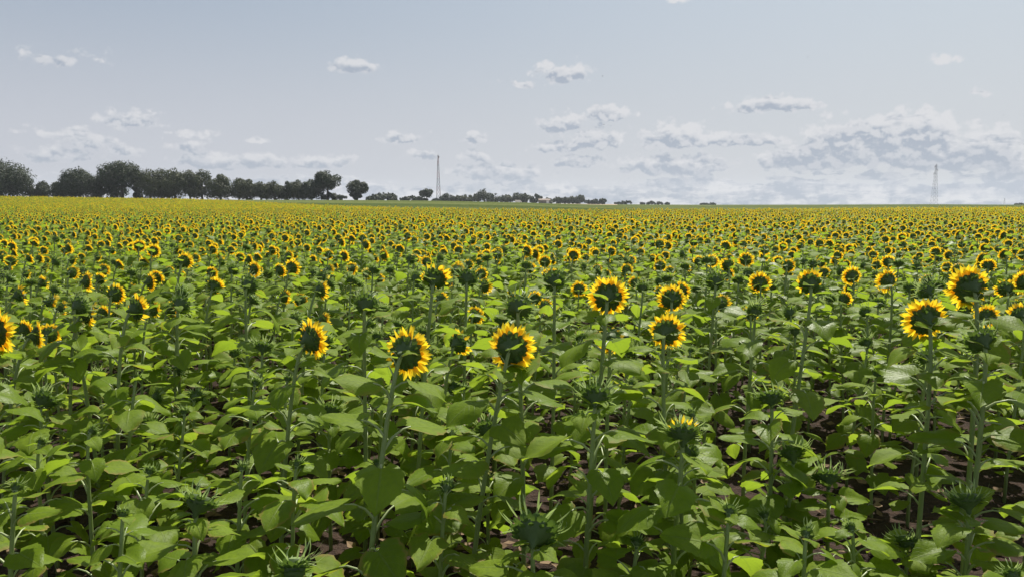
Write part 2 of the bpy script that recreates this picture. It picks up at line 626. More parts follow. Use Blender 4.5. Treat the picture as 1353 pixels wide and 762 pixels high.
def leaf_geo(droop, fold, twist, wave, detail=2, petiole=True, mname='leaf'):
    """a heart-shaped leaf on its stalk, 0.2 m blade, pointing along +X from the origin"""
    g = Geo()
    L = .2
    if detail == 2:
        T = [0, .05, .11, .18, .25, .32, .39, .46, .53, .60, .67, .74, .81, .88, .94, 1]
        Wd = list(np.interp(T, [0, .07, .18, .32, .47, .62, .76, .88, .96, 1], [.17, .35, .45, .46, .405, .31, .205, .11, .04, .0]))
        Cs = [-1, -.66, -.33, 0, .33, .66, 1]
    elif detail == 1:
        T, Wd, Cs = [0, .2, .5, .8, 1], [.22, .44, .41, .22, 0], [-1, 0, 1]
    else:
        T, Wd, Cs = [0, .4, 1], [.2, .45, .02], [-1, 0, 1]
    pet_end = Vector((.12, 0, .07))
    if petiole:
        pp = [(0, 0, 0), (.04, 0, .045), (.085, 0, .068), (.12, 0, .07)]
        if detail == 2:
            tube(g, pp, [.0070, .0052, .0044, .0036], 5, 'petiole', cap=False)
        elif detail == 1:
            tube(g, [pp[0], pp[2], pp[3]], [.006, .0045, .003], 3, 'petiole', cap=False)
    V, F, UV = [], [], []
    ph = U(0, 6)
    pos = pet_end.copy()
    prev = 0.0
    for i, t in enumerate(T):
        ang = -(.12 + droop * (t ** .8))
        step = (t - prev) * L
        prev = t
        pos = pos + Vector((math.cos(ang), 0, math.sin(ang))) * step
        tw = twist * t
        for c in Cs:
            wv = Wd[i] * L * (1 + ((.035 * math.sin(i * 1.3 + ph) + (.04 if i % 2 else -.03)) if abs(c) == 1 else 0))
            back = .20 * L * abs(c) ** 1.6 * max(0, 1 - t * 2.2) ** 1.3
            lat = c * wv
            up = abs(c) * wv * fold + wave * L * abs(c) ** 2 * math.sin(t * 7 + ph + c * 1.5) - .35 * wv * abs(c) ** 2.4 * (1 - fold)
            lx = -back
            # rotate lateral by twist about the axis of growth
            y = lat * math.cos(tw) - up * math.sin(tw)
            u = lat * math.sin(tw) + up * math.cos(tw)
            V.append((pos.x + lx * math.cos(ang) - u * math.sin(ang), y, pos.z + lx * math.sin(ang) + u * math.cos(ang)))
            UV.append((.5 + c * .5, t))
    nc = len(Cs)
    for i in range(len(T) - 1):
        for j in range(nc - 1):
            F.append((i * nc + j, i * nc + j + 1, (i + 1) * nc + j + 1, (i + 1) * nc + j))
    g.add(V, F, mname, UV)
    return g


rng.seed(5)
LEAVES = [leaf_geo(d, f, t, wv) for d, f, t, wv in
          [(.20, .28, .1, .04), (.38, .18, -.25, .05), (.62, .3, .3, .06), (.0, .12, -.1, .045), (.85, .22, .2, .05), (.30, .42, -.35, .06),
           (.48, .10, .35, .055), (.12, .34, -.4, .07), (.70, .15, -.2, .06), (-.1, .25, .3, .05), (.25, .5, .1, .05), (1.1, .3, -.1, .05)]]
LEAVES1 = [leaf_geo(d, f, 0, 0, detail=1, mname='leaf_far') for d, f in [(.1, .28), (.4, .15), (.7, .25)]]
LEAVES0 = [leaf_geo(d, f, 0, 0, detail=0, petiole=False, mname='leaf_far') for d, f in [(.1, .2), (.5, .1)]]
LEAF_ME = [x.mesh('leaf') for x in LEAVES]


def revolve(prof, sides, m_, cap_end=True):
    g = Geo()
    V, F, UV = [], [], []
    for i, (r, z) in enumerate(prof):
        for s_ in range(sides):
            q = 2 * math.pi * s_ / sides
            V.append((r * math.cos(q), r * math.sin(q), z))
            UV.append((s_ / sides, i / len(prof)))
    for i in range(len(prof) - 1):
        for s_ in range(sides):
            t_ = (s_ + 1) % sides
            F.append((i * sides + s_, i * sides + t_, (i + 1) * sides + t_, (i + 1) * sides + s_))
    if cap_end:
        F.append(tuple((len(prof) - 1) * sides + s_ for s_ in range(sides)))
    g.add(V, F, m_, UV)
    return g


def blade(g, q, r0, z0, length, width, tilt, curl, m_, segs=4, side=0.0, twist=0.0):
    """a pointed petal or bract rooted at radius r0, heading outwards at TILT to the disc plane"""
    V, F, UV = [], [], []
    er, et = Vector((math.cos(q), math.sin(q), 0)), Vector((-math.sin(q), math.cos(q), 0))
    p_ = er * r0 + Vector((0, 0, z0))
    a = tilt
    for i in range(segs + 1):
        t = i / segs
        if i:
            a += curl / segs
            p_ = p_ + (er * math.cos(a) + Vector((0, 0, 1)) * math.sin(a) + et * side * t) * (length / segs)
        wv = width * .5 * (math.sin(math.pi * min(1, .18 + t * .82)) ** .75 if t < 1 else 0)
        nrm = er * -math.sin(a) + Vector((0, 0, 1)) * math.cos(a)
        lat = et * math.cos(twist * t) + nrm * math.sin(twist * t)
        if i == segs:
            V.append(tuple(p_))
            UV.append((.5, 1))
        else:
            V.append(tuple(p_ - lat * wv))
            V.append(tuple(p_ - nrm * wv * .25))
            V.append(tuple(p_ + lat * wv))
            UV += [(0, t), (.5, t), (1, t)]
    for i in range(segs - 1):
        for j in (0, 1):
            F.append((i * 3 + j, i * 3 + j + 1, i * 3 + j + 4, i * 3 + j + 3))
    b = (segs - 1) * 3
    F += [(b, b + 1, b + 3), (b + 1, b + 2, b + 3)]
    g.add(V, F, m_, UV)


def head_geo(kind, seed):
    """pieces of a head whose face looks along +Z, the stem arriving from -Z"""
    rng.seed(seed)
    if kind in 'FPQ':
        rr = {'F': .060, 'P': .054, 'Q': .058}[kind]
        rec = revolve([(.001, -.072), (.0085, -.066), (.012, -.052), (.019, -.043), (.034, -.034), (rr * .78, -.024), (rr, -.006), (rr * 1.02, .004)], 18, 'recept', False)
        disc = revolve([(rr * 1.0, .003), (rr * .82, .014), (rr * .55, .018), (rr * .25, .012), (.004, .009)], 18, 'disc')
        br = Geo()
        for ring, (n, r0, z0, ln, wd, tl) in enumerate([(15, rr * .90, -.012, .024, .022, .15), (14, rr * .80, -.019, .026, .022, -.10), (9, rr * .66, -.028, .028, .018, -.3)]):
            for i in range(n):
                q = 2 * math.pi * (i + ring * .5 + U(-.25, .25)) / n
                blade(br, q, r0, z0, ln * U(.8, 1.25), wd, tl + U(-.25, .25), U(-.2, .9), 'bract', 3, U(-.2, .2))
        pe = Geo()
        gap0, gapw = U(0, 6.28), (0 if kind == 'F' else (U(1.2, 2.4) if kind == 'P' else U(0, 1.3)))
        for ring in (0, 1):
            n = 19 if kind == 'P' else 25
            for i in range(n):
                q = 2 * math.pi * (i + ring * .5 + U(-.3, .3)) / n
                if gapw and ((q - gap0) % 6.283) < gapw and rng.random() < .8:
                    continue
                if rng.random() < .05:
                    continue
                ln = {'F': .057, 'P': .048, 'Q': .046}[kind] * U(.76, 1.08)
                tl = {'F': U(-.05, .4), 'P': U(.15, .8), 'Q': U(.1, .6)}[kind]
                blade(pe, q, rr * .97, .002 + ring * .004, ln, (.0215) * U(.75, 1.15), tl, U(-.6, .7), 'petal', 4, U(-.28, .28), U(-.7, .7))
        return dict(head=rec, petals=pe, bracts=br, disc=disc)
    # buds: a green bowl inside a ruff of bracts
    rr = .056 if kind == 'B' else .036
    rec = revolve([(.001, -.068), (.0085, -.062), (.012, -.048), (.020, -.040), (.033, -.031), (rr * .9, -.016), (rr, .002), (rr * .8, .016)], 16, 'recept', False)
    disc = revolve([(rr * .82, .012), (rr * .5, .020), (.004, .022)], 14, 'bud_tip')
    br = Geo()
    for ring, (n, r0, z0, ln, wd, tl, cu) in enumerate([(15, rr * .95, -.002, .026, .022, .55, .5), (15, rr * .93, -.010, .025, .022, .15, .4),
                                                        (11, rr * .78, -.021, .024, .018, -.15, .4)]):
        for i in range(n):
            q = 2 * math.pi * (i + ring * .5 + U(-.25, .25)) / n
            blade(br, q, r0, z0, ln * U(.75, 1.2), wd, tl + U(-.25, .25), cu * U(.3, 1.6), 'bract', 4, U(-.25, .25))
    for i in range(34 if kind == 'B' else 30):              # long pale tails on the ruff
        q = U(0, 6.283)
        blade(br, q, rr * 1.22, U(-.005, .02), U(.040, .075), .0062, U(.0, .9), U(-.6, 1.8), 'bud_tip', 5, U(-.5, .5))
    pe = None
    if kind == 'Y':                                          # first yellow tips on a bud
        pass
    return dict(head=rec, petals=pe, bracts=br, disc=disc)


def opening_geo(seed):
    """an opening bud: green cup with short upright yellow rays"""
    h = head_geo('B', seed)
    pe = Geo()
    for i in range(24):
        blade(pe, 2 * math.pi * (i + U(-.3, .3)) / 24, .035, .014, U(.030, .046), .013, U(.7, 1.25), U(-.3, .3), 'petal', 3, U(-.2, .2), U(-.5, .5))
    h['petals'] = pe
    return h


HEADS = {'Q': [head_geo('Q', s_) for s_ in (51, 52, 53, 54, 55)], 'F': [head_geo('F', s_) for s_ in (1, 2, 3, 4, 5)], 'P': [head_geo('P', s_) for s_ in (11, 12, 13, 14)],
         'B': [head_geo('B', s_) for s_ in (21, 22, 23)], 'C': [head_geo('C', s_) for s_ in (31, 32)], 'O': [opening_geo(41), opening_geo(42)]}
PART = {'head': 'flower_head', 'petals': 'petal_ring', 'bracts': 'bract_collar', 'disc': 'seed_disc'}
HEAD_ME = {kd: [{p_: (x.mesh(PART[p_] if not (p_ == 'disc' and kd in 'BC') else 'bud_tip') if x else None) for p_, x in h.items()} for h in hs] for kd, hs in HEADS.items()}


def bez(p0, p1, p2, p3, t):
    u = 1 - t
    return p0 * u ** 3 + p1 * 3 * u * u * t + p2 * 3 * u * t * t + p3 * t ** 3


def face_mx(pos, az_, el_, roll, sc):
    d = Vector((math.sin(az_) * math.cos(el_), math.cos(az_) * math.cos(el_), math.sin(el_)))
    q = d.to_track_quat('Z', 'Y')
    return Matrix.Translation(pos) @ q.to_matrix().to_4x4() @ Matrix.Rotation(roll, 4, 'Z') @ Matrix.Scale(sc, 4), d


def plan_plant(kind, hx, hy, hz, az_, el_, sc=1.0, nleaf=16, size=1.0, thick=1.0, second=False):
    """HX, HY, HZ: the head seen from the foot of the stem. Returns stem curve, leaf placements and head matrix"""
    hm, d = face_mx(Vector((hx, hy, hz)), az_, el_, U(0, 6.28), sc)
    top = Vector((hx, hy, hz)) - d * .054 * sc
    p0 = Vector((0, 0, -.02))
    p1 = Vector((hx * .15 + U(-.03, .03), hy * .15 + U(-.03, .03), hz * .45))
    p2 = top - d * (.085 if kind in 'FPQ' else .04) * min(1.0, hz) - Vector((0, 0, .07 * min(1.0, hz)))
    top = top + d * .016 * sc
    cv = lambda t: bez(p0, p1, p2, top, t)
    leaves = []
    phi = U(0, 6.28)
    nl = nleaf
    for i in range(nl):
        f = .10 + .84 * (i + U(-.2, .2)) / (nl - 1)
        f = min(.93, max(.08, f))
        phi += R(137.5) + U(-.35, .35)
        s_ = (.62 + .62 * math.sin(math.pi * min(1, f * .88 + .06)) ** .8) * U(.82, 1.15) * size * (1.0 if hz > 1.1 else .95)
        s_ *= .73 if hz < 1.15 else .76
        if f > .68:
            s_ *= 1 - (f - .68) * 2.1
        rise = U(-.25, .35) - (.2 if f < .3 else 0) + (.35 if f > .85 else 0)
        mx = Matrix.Translation(cv(f)) @ Matrix.Rotation(phi, 4, 'Z') @ Matrix.Rotation(-rise, 4, 'Y') @ Matrix.Rotation(U(-.35, .35), 4, 'X') @ Matrix.Scale(s_, 4)
        leaves.append((rng.randrange(len(LEAVES)), mx))
    return dict(kind=kind, cv=cv, leaves=leaves, hm=hm, hv=rng.randrange(len(HEADS[kind])) if kind in HEADS else 0, hz=hz, thick=thick)


def stem_geo(pl, segs=11, sides=7):
    g = Geo()
    k_ = pl['thick'] * (.8 + .2 * pl['hz'] / 1.5)
    ts = [1 - (1 - i / segs) ** 1.35 for i in range(segs + 1)]
    rad = [(.0125 - .0045 * t + (.003 if t > .97 else 0)) * k_ for t in ts]
    tube(g, [pl['cv'](t) for t in ts], rad, sides, 'stem')
    return g


def make_plant(pl, loc, label, cat='sunflower', group='sunflowers of the field', rz=0.0, lump=False):
    r_ = root('sunflower', loc, label, cat, group, rz)
    obj('stem', stem_geo(pl).mesh('stem'), r_)
    if lump:
        g = Geo()
        for v, mx in pl['leaves']:
            g.join(LEAVES[v], mx)
        obj('leafage', g.mesh('leafage'), r_)
    else:
        for v, mx in pl['leaves']:
            obj('leaf', LEAF_ME[v], r_, mx)
    hd = HEAD_ME[pl['kind']][pl['hv']]
    h = obj('flower_head' if pl['kind'] in 'FPQ' else 'flower_bud', hd['head'], r_, pl['hm'])
    for p_ in ('petals', 'bracts', 'disc'):
        if hd[p_]:
            obj(hd[p_].name.split('.')[0], hd[p_], h)
    return r_


def copy_tree(o, parent=None):
    c = o.copy()
    C.objects.link(c)
    c.parent = parent
    if parent is not None:
        c.matrix_parent_inverse = o.matrix_parent_inverse.copy()
    for ch in o.children:
        copy_tree(ch, c)
    return c


# ------------------------------------------------------------------ the plants one can single out in the picture
# pixel x, y of the head, its width in pixels, kind, facing (degrees right of straight away), tilt up, label
HERO = [
    (-3, 437, 70, 'F', 30, 5, 'large orange-yellow sunflower cut off by the left edge of the picture'),
    (50, 443, 44, 'F', 50, 0, 'sunflower just right of the edge-cropped one, its petals showing on the right side'),
    (118, 416, 40, 'P', 55, -15, 'drooping sunflower with petals only down its right side, beside a dark bud'),
    (106, 404, 30, 'B', 20, 10, 'dark green bud touching the drooping right-petalled sunflower'),
    (182, 408, 44, 'P', 35, 5, 'dark-backed sunflower with a few petals at its top and right, long leaning stem'),
    (27, 390, 32, 'P', 40, 10, 'small half-ringed sunflower above the edge-cropped orange one'),
    (68, 400, 30, 'P', 50, -20, 'small nodding sunflower with petals at its lower right, between two ringed ones'),
    (115, 372, 30, 'F', 40, 0, 'small ringed sunflower high above the drooping one, petals to the right'),
    (199, 373, 30, 'F', 45, 0, 'small ringed sunflower straight above the long leaning stem'),
    (284, 377, 28, 'P', 10, 25, 'small sunflower with petals only along its top, on a straight pale stem'),
    (240, 402, 28, 'B', 10, 10, 'dark bud on the tallest stem between the top-petalled and dark-backed sunflowers'),
    (330, 377, 26, 'B', 15, 10, 'dark ragged bud left of the round sunflower pair'),
    (412, 448, 58, 'F', 38, 5, 'bright sunflower standing alone, its green back turned left of its petals'),
    (538, 466, 72, 'F', 24, -6, 'largest bright sunflower, a full orange-yellow ring around a dark green back'),
    (607, 453, 42, 'P', 38, 8, 'half-open sunflower between the two big ringed ones, petals at upper right'),
    (676, 459, 68, 'F', 14, 0, 'big ringed sunflower with a small leaf across its dark green back'),
    (803, 392, 58, 'F', 10, 8, 'tall broad sunflower with petals arching over a wide dark back'),
    (806, 448, 44, 'P', 5, -28, 'dark nodding head just below the tall broad sunflower, few petals left'),
    (881, 438, 54, 'F', 28, 4, 'ringed sunflower directly under another smaller one, petals to its right'),
    (887, 395, 42, 'F', 8, 4, 'neat round sunflower directly above a larger ringed one'),
    (787, 523, 46, 'B', 10, 35, 'thick-stemmed green bud with a spiky crown below the nodding head'),
    (902, 570, 44, 'O', 10, 50, 'opening green bud with short yellow tips pointing up'),
    (912, 594, 36, 'C', 60, 10, 'closed bud leaning right against the yellow-tipped bud'),
    (706, 700, 70, 'B', 8, 25, 'largest green bud, long curly pale tails round a wide dark back'),
    (390, 745, 58, 'C', -5, 62, 'pale spiky bud at the bottom edge, opened upward'),
    (265, 662, 52, 'B', 15, 50, 'pale spiky bud on a stout stem in the lower left'),
    (437, 541, 34, 'B', 0, 45, 'small dark bud on a straight stem between the two bright sunflowers below them'),
    (645, 566, 38, 'B', 0, 35, 'dark bud straight below the leaf-crossed big sunflower'),
    (1018, 523, 40, 'B', 0, 55, 'small upright bud behind broad leaves right of the yellow-tipped bud'),
    (1046, 596, 40, 'B', 0, 55, 'upright pale-tipped bud, middle one of three in a slanting row'),
    (1092, 628, 44, 'B', 5, 50, 'upright bud with thin spiky tails, lowest of three in a slanting row'),
    (1276, 658, 48, 'B', 0, 60, 'spiky upright bud over dark shade in the lower right'),
    (1197, 712, 38, 'C', 0, 65, 'small pale bud crowned with leaves close to the bottom right'),
    (1295, 450, 42, 'B', 0, 20, 'wide ragged dark bud right of the crown-shaped yellow sunflower'),
    (1222, 422, 62, 'F', 4, 12, 'sunflower on a long straight stem, petals arched like a crown over its back'),
    (1280, 380, 62, 'F', 0, 8, 'tallest sunflower of the right side, a small leaf on its dark back'),
    (1351, 373, 34, 'F', -10, 5, 'yellow sunflower cut off by the right edge of the picture'),
    (1172, 371, 34, 'F', -10, 10, 'small ringed sunflower left of the tallest right-hand pair'),
    (1070, 374, 42, 'P', 10, 15, 'dark-backed half-petalled sunflower on a long thin stem, right of the centre'),
    (1004, 374, 32, 'F', 12, 10, 'small ringed sunflower left of the dark-backed half-petalled one'),
    (953, 401, 30, 'P', 45, -10, 'small sunflower with petals only at its lower right, beside the neat round one'),
    (997, 409, 26, 'C', 10, 40, 'small dark bud on a thin stem under the small ringed sunflower'),
    (1125, 365, 28, 'F', 0, 10, 'small ringed sunflower between the half-petalled one and the crowded right side'),
    (1328, 381, 30, 'P', 10, 15, 'small dark-backed sunflower between the tallest one and the right edge'),
    (484, 402, 34, 'B', 5, 20, 'ragged dark bud high on a straight stem above the largest bright sunflower'),
    (575, 367, 46, 'P', 8, 25, 'wide dark head fringed with yellow on top, above the half-open sunflower'),
    (425, 383, 32, 'P', 50, 5, 'dark head with one tuft of yellow at its right, above the lone bright sunflower'),
    (733, 372, 32, 'B', 5, 15, 'ragged dark bud left of the tall broad sunflower'),
    (765, 382, 24, 'F', 5, 5, 'very small ringed sunflower touching the left side of the tall broad one'),
    (685, 406, 38, 'B', 5, 10, 'dark bud with a pale green leaf across it, above the leaf-crossed sunflower'),
    (641, 378, 26, 'P', 45, 0, 'small dark head with a right-hand yellow edge, left of the leaf-crossed bud'),
    (618, 368, 28, 'B', 5, 15, 'small dark bud just right of the wide yellow-fringed head'),
    (386, 354, 26, 'F', 18, 5, 'round yellow-ringed sunflower, right one of a bright pair at mid height'),
    (336, 356, 24, 'F', 30, 0, 'round yellow-ringed sunflower, left one of a bright pair at mid height'),
    (244, 345, 26, 'P', 10, 15, 'dark head with petals up its left and top, left of the bright pair'),
    (1143, 411, 20, 'C', 0, 30, 'tiny dark bud on a thin stem left of the crown-shaped sunflower'),
    (1225, 385, 26, 'B', 0, 15, 'ragged dark bud right above the crown-shaped sunflower'),
    (945, 372, 26, 'B', 10, 15, 'small dark bud above the lower-right-petalled sunflower'),
    (60, 527, 36, 'B', 10, 40, 'shaded green bud on a long stem in the left foreground'),
    (200, 560, 32, 'B', 10, 40, 'shaded green bud right of the long stem in the left foreground'),
    (240, 486, 28, 'B', 75, -5, 'dark side bud hanging right of a leaning stem'),
]
REAL = {'F': .222, 'P': .196, 'B': .150, 'C': .130, 'O': .13}
rng.seed(77)
hero_xy, hero_heads = [], []
count = 0
for i, (px, py, D, kd, fa, fe, lab) in enumerate(HERO):
    sc = U(.95, 1.08)
    if D >= 60 and kd == 'B':
        sc = 1.3
    Yd = REAL[kd] * sc * FPX / D
    pos = Vector((0, 0, EYE)) + ray(px, py) * Yd / ray(px, py).y
    zt = float(terrain(pos.x, pos.y))
    hz = pos.z - zt
    lf, lr = U(.04, .16) * hz, U(.00, .10) * hz
    if kd in 'FPQ' and px < 750:
        lr = U(.08, .17) * hz
    if kd in 'BCO':
        lf, lr = U(.0, .06) * hz, U(-.03, .05) * hz
    base = Vector((pos.x - lr, pos.y - lf, zt))
    pl = plan_plant(kd, lr, lf, hz, R(fa), R(fe), sc, nleaf=22 if Yd < 4 else 19, size=U(.95, 1.10), thick=1.08)
    make_plant(pl, base, lab)
    hero_xy.append((base.x, base.y))
    hero_heads.append((px, py, Yd, D))
    count += 1


def proj(x, y, z):
    c, s_ = math.cos(PITCH), math.sin(PITCH)
    dz = z - EYE
    dep = y * c - dz * s_
    up = y * s_ + dz * c
    return CX + FPX * x / dep, CY - FPX * up / dep


# ------------------------------------------------------------------ the rows: where every other plant stands
LAND = [(10, 'the big round tree at the left edge'), (62, 'the thin low bushes'), (106, 'the dense dark round tree'),
        (162, 'the open-crowned oak'), (222, 'the broad block of olive trees'), (285, 'the last tree before the gap'), (332, 'the trees right of the gap'),
        (390, 'the even low treeline'), (434, 'the tall spreading tree'), (472, 'the ivy-clad round tree'), (520, 'the distant low hedge'),
        (578, 'the thin lattice mast'), (640, 'the highest far tree beyond the mast'), (685, 'the white van'), (735, 'the tan shed'),
        (795, 'the end of the far tree row'), (866, 'the small far bushes'), (937, 'the tiniest horizon bush'), (1002, 'the open stretch of bare horizon'),
        (1070, 'the long-stemmed half-petalled sunflower'), (1125, 'the gap left of the cloud bank'), (1172, 'the left foot of the cloud bank'),
        (1234, 'the grey pylon'), (1284, 'the tallest right-hand sunflower'), (1335, 'the right edge of the cloud bank')]
KINDW = {'Q': 'thin-ringed sunflower', 'F': 'yellow-ringed sunflower', 'P': 'half-petalled sunflower', 'B': 'dark green bud', 'C': 'short young budding plant'}
ORD = ['', 'second ', 'third ', 'fourth ', 'fifth ', 'sixth ', 'seventh ', 'eighth ', 'ninth ', 'tenth ', 'eleventh ', 'twelfth ', 'thirteenth ',
       'fourteenth ', 'fifteenth ', 'sixteenth ', 'seventeenth ', 'eighteenth ']

rng.seed(2024)
ROW, STEP = .64, .38
RA = R(-17)                                        # rows run slightly askew
ca, sa = math.cos(RA), math.sin(RA)
cand = []
NR = int(300 / ROW)
for i in range(-60, NR):
    yr = i * ROW + .25
    x = -260.0 + U(0, STEP)
    while x < 230:
        x += STEP * U(.72, 1.28)
        X = x * ca - yr * sa
        Y = x * sa + yr * ca
        if Y < .9 or abs(X) > Y * .80 + 1.0:
            continue
        r = math.hypot(X, Y)
        if r > 150 and rng.random() < .12:
            continue
        if r > 275:
            continue
        cand.append((r, X + U(-.07, .07), Y + U(-.05, .05)))
cand.sort()
n_ind = 300 - count
near, far = [], []
for r, X, Y in cand:
    if r < 1.55:
        continue
    th = math.degrees(math.atan2(X, Y))
    if r > np.interp(th, THS, ENDS):
        continue
    if r < 9 and any((X - a) ** 2 + (Y - b) ** 2 < .26 ** 2 for a, b in hero_xy):
        continue
    inview = abs(X) < Y * .69 + .45
    if 1.6 < X < 3.3 and 3.3 < Y < 6.2 and rng.random() < .45:
        continue
    if len(near) < n_ind and inview and r < 14:
        near.append((r, X, Y))
    else:
        far.append((r, X, Y, len(near) >= n_ind or inview))


def blocks_hero(px, py, rad, dist):
    for hx, hy, hd, D in hero_heads:
        if abs(px - hx) < D * .55 + rad * .5 and abs(py - hy) < D * .55 + rad * .5 and dist < hd + .6:
            return True
    return False


tally = {}
ni = 0
for r, X, Y in near:
    zt = float(terrain(X, Y))
    kd = rng.choices('FQPB', (10, 20, 24, 46))[0]
    hz = rng.gauss(1.35, .10)
    if r < 6.2:                                     # the photograph shows few heads here besides those above
        kd = 'C' if r < 5 or rng.random() < .6 else 'B'
        hz = U(.75, 1.08) if r < 4.2 else U(.95, 1.22)
    hz = min(hz, 1.58)
    ok = False
    for _ in range(6):
        px, py = proj(X + .04, Y + .1, zt + hz)
        if not blocks_hero(px, py, 200 / r, r):
            ok = True
            break
        hz -= .09
    if kd in 'FPQ' and not ok:
        kd = 'B'
    hz = max(hz, .62)
    lr, lf = U(.0, .10) * hz, U(.02, .12) * hz
    fa, fe = (rng.gauss(20, 16), rng.gauss(6, 11)) if kd in 'FPQ' else (rng.gauss(12, 20), U(10, 65))
    pl = plan_plant(kd, lr, lf, hz, R(fa), R(fe), U(.76, .98) * (.6 if r < 5 else 1), nleaf=20 if r < 6.2 else 17, size=U(.92, 1.12))
    px, _ = proj(X + lr, Y + lf, zt + hz)
    lm = min(LAND, key=lambda a: abs(a[0] - px))[1]
    key = (kd, lm)
    c_ = tally.get(key, 0)
    tally[key] = c_ + 1
    lab = f"{ORD[min(c_, 17)]}nearest {KINDW[kd]} straight below {lm}"
    make_plant(pl, (X, Y, zt), lab, lump=ni > 95)
    ni += 1

# ------------------------------------------------------------------ clods and dead leaves on the soil
rng.seed(4)
g = Geo()
for i in range(1500):
    r, a = U(1.6, 9.5), R(U(-42, 42))
    x, y = r * math.sin(a), r * math.cos(a)
    z = float(terrain(x, y)) + .02
    q, ln, wd = U(0, 6.28), U(.03, .08), U(.02, .045)
    dx, dy = math.cos(q), math.sin(q)
    V = [(x - dx * ln, y - dy * ln, z + U(0, .03)), (x - dy * wd, y + dx * wd, z + U(.005, .03)), (x, y, z + U(.0, .012)),
         (x + dy * wd, y - dx * wd, z + U(.005, .03)), (x + dx * ln, y + dy * ln, z + U(0, .035))]
    g.add(V, [(0, 2, 1), (0, 3, 2), (1, 2, 4), (2, 3, 4)], 'litter')
lt = obj('leaf_litter', g.mesh('leaf_litter', smooth=False))
lt['kind'] = 'stuff'
lt['label'] = 'dry brown leaf litter on the soil between the stems'
g = Geo()
for i in range(1100):
    r, a = U(1.6, 9.5), R(U(-42, 42))
    x, y = r * math.sin(a), r * math.cos(a)
    z = float(terrain(x, y))
    s_ = U(.012, .05)
    V = [(x + v[0] * s_ * U(.7, 1.3), y + v[1] * s_ * U(.7, 1.3), z + v[2] * s_ * U(.5, 1.0)) for v in ((1, 0, 0), (-1, 0, 0), (0, 1, 0), (0, -1, 0), (0, 0, 1), (.6, .6, .6), (-.6, .6, .5), (-.6, -.6, .6), (.6, -.6, .5))]
    g.add(V, [(0, 5, 8), (0, 2, 5), (2, 6, 5), (1, 6, 2), (1, 7, 6), (1, 3, 7), (3, 8, 7), (0, 8, 3), (4, 5, 6), (4, 6, 7), (4, 7, 8), (4, 8, 5)], 'soil')
cl_ = obj('soil_clods', g.mesh('soil_clods', smooth=False))
cl_['kind'] = 'stuff'
cl_['label'] = 'small reddish clods of dry soil'

# ------------------------------------------------------------------ the rest of the crop: countless plants, one object
src = bpy.data.collections.new('crop_sources')


def rebuild_plain(gsrc):
    return gsrc


def whole(pl, lod):
    g = Geo()
    if lod == 0:
        g.join(stem_geo(pl, 7, 5), Matrix())
        for v, mx in pl['leaves']:
            g.join(LEAVES[v], mx)
        for p_, x in HEADS[pl['kind']][pl['hv']].items():
            if x:
                g.join(x, pl['hm'])
        return g
    g.join(stem_geo(pl, 4 if lod == 1 else 2, 4 if lod == 1 else 3), Matrix())
    L_ = LEAVES1 if lod == 1 else LEAVES0
    for i, (v, mx) in enumerate(pl['leaves']):
        g.join(L_[v % len(L_)], mx @ Matrix.Scale(1.08 if lod == 1 else 1.4, 4))
    h = Geo()
    ns = 10 if lod == 1 else 6
    F_ = pl['kind'] in 'FPQ'
    rr = .066 if F_ else .055
    h.join(revolve([(.012, -.055), (.04, -.032), (rr, .0)], ns, 'recept', False), Matrix())
    h.join(revolve([(rr * .98, .001), (.004, .014)], ns, 'disc' if F_ else 'bud_tip'), Matrix())
    if F_:
        n = 20 if lod == 1 else 10
        wdt = .019 if lod == 1 else .032
        for i in range(n):
            q = 6.283 * (i + U(-.2, .2)) / n
            if pl['kind'] == 'P' and q < 2.2:
                continue
            er, et = Vector((math.cos(q), math.sin(q), 0)), Vector((-math.sin(q), math.cos(q), 0))
            a_, b_, c_ = er * rr * .9 - et * wdt / 2, er * rr * .9 + et * wdt / 2, er * (rr + (.034 if lod == 1 else .044) * U(.8, 1.15)) + Vector((0, 0, U(0, .02)))
            m1, m2 = er * (rr + .018) - et * wdt * .55, er * (rr + .018) + et * wdt * .55
            h.add([tuple(a_), tuple(b_), tuple(m2), tuple(m1), tuple(c_)], [(0, 1, 2, 3), (3, 2, 4)], 'petal', [(0, 0), (1, 0), (1, .5), (0, .5), (.5, 1)])
    else:
        for i in range(ns):
            q = 6.283 * (i + .5) / ns
            er, et = Vector((math.cos(q), math.sin(q), 0)), Vector((-math.sin(q), math.cos(q), 0))
            h.add([tuple(er * rr * .8 - et * .014), tuple(er * rr * .8 + et * .014), tuple(er * (rr + .03) + Vector((0, 0, .02)))], [(0, 1, 2)], 'bract')
    g.join(h, pl['hm'])
    return g


rng.seed(99)
plans = []
for lod, mixk in ((0, 'FQQQQQQPPPPBBBBB'), (1, 'FFFFFPPPBBBBB'), (2, 'FFFFFFFFPBBB')):
    for kd in mixk:
        fa, fe = (rng.gauss(18, 14), rng.gauss(8, 10)) if kd in 'FPQ' else (rng.gauss(12, 20), U(10, 60))
        hz = 1.38 if kd != 'B' else 1.30
        plans.append((lod, whole(plan_plant(kd, U(.0, .12), U(.04, .16), hz, R(fa), R(fe), U(.74, .88), nleaf=(17, 14, 11)[lod], size=1.1), lod)))
idx_of = {0: [], 1: [], 2: []}
for i, (lod, g) in enumerate(plans):
    o = bpy.data.objects.new('crop_plant_%03d' % i, g.mesh('crop_plant', uv=True))
    src.objects.link(o)
    idx_of[lod].append(i)

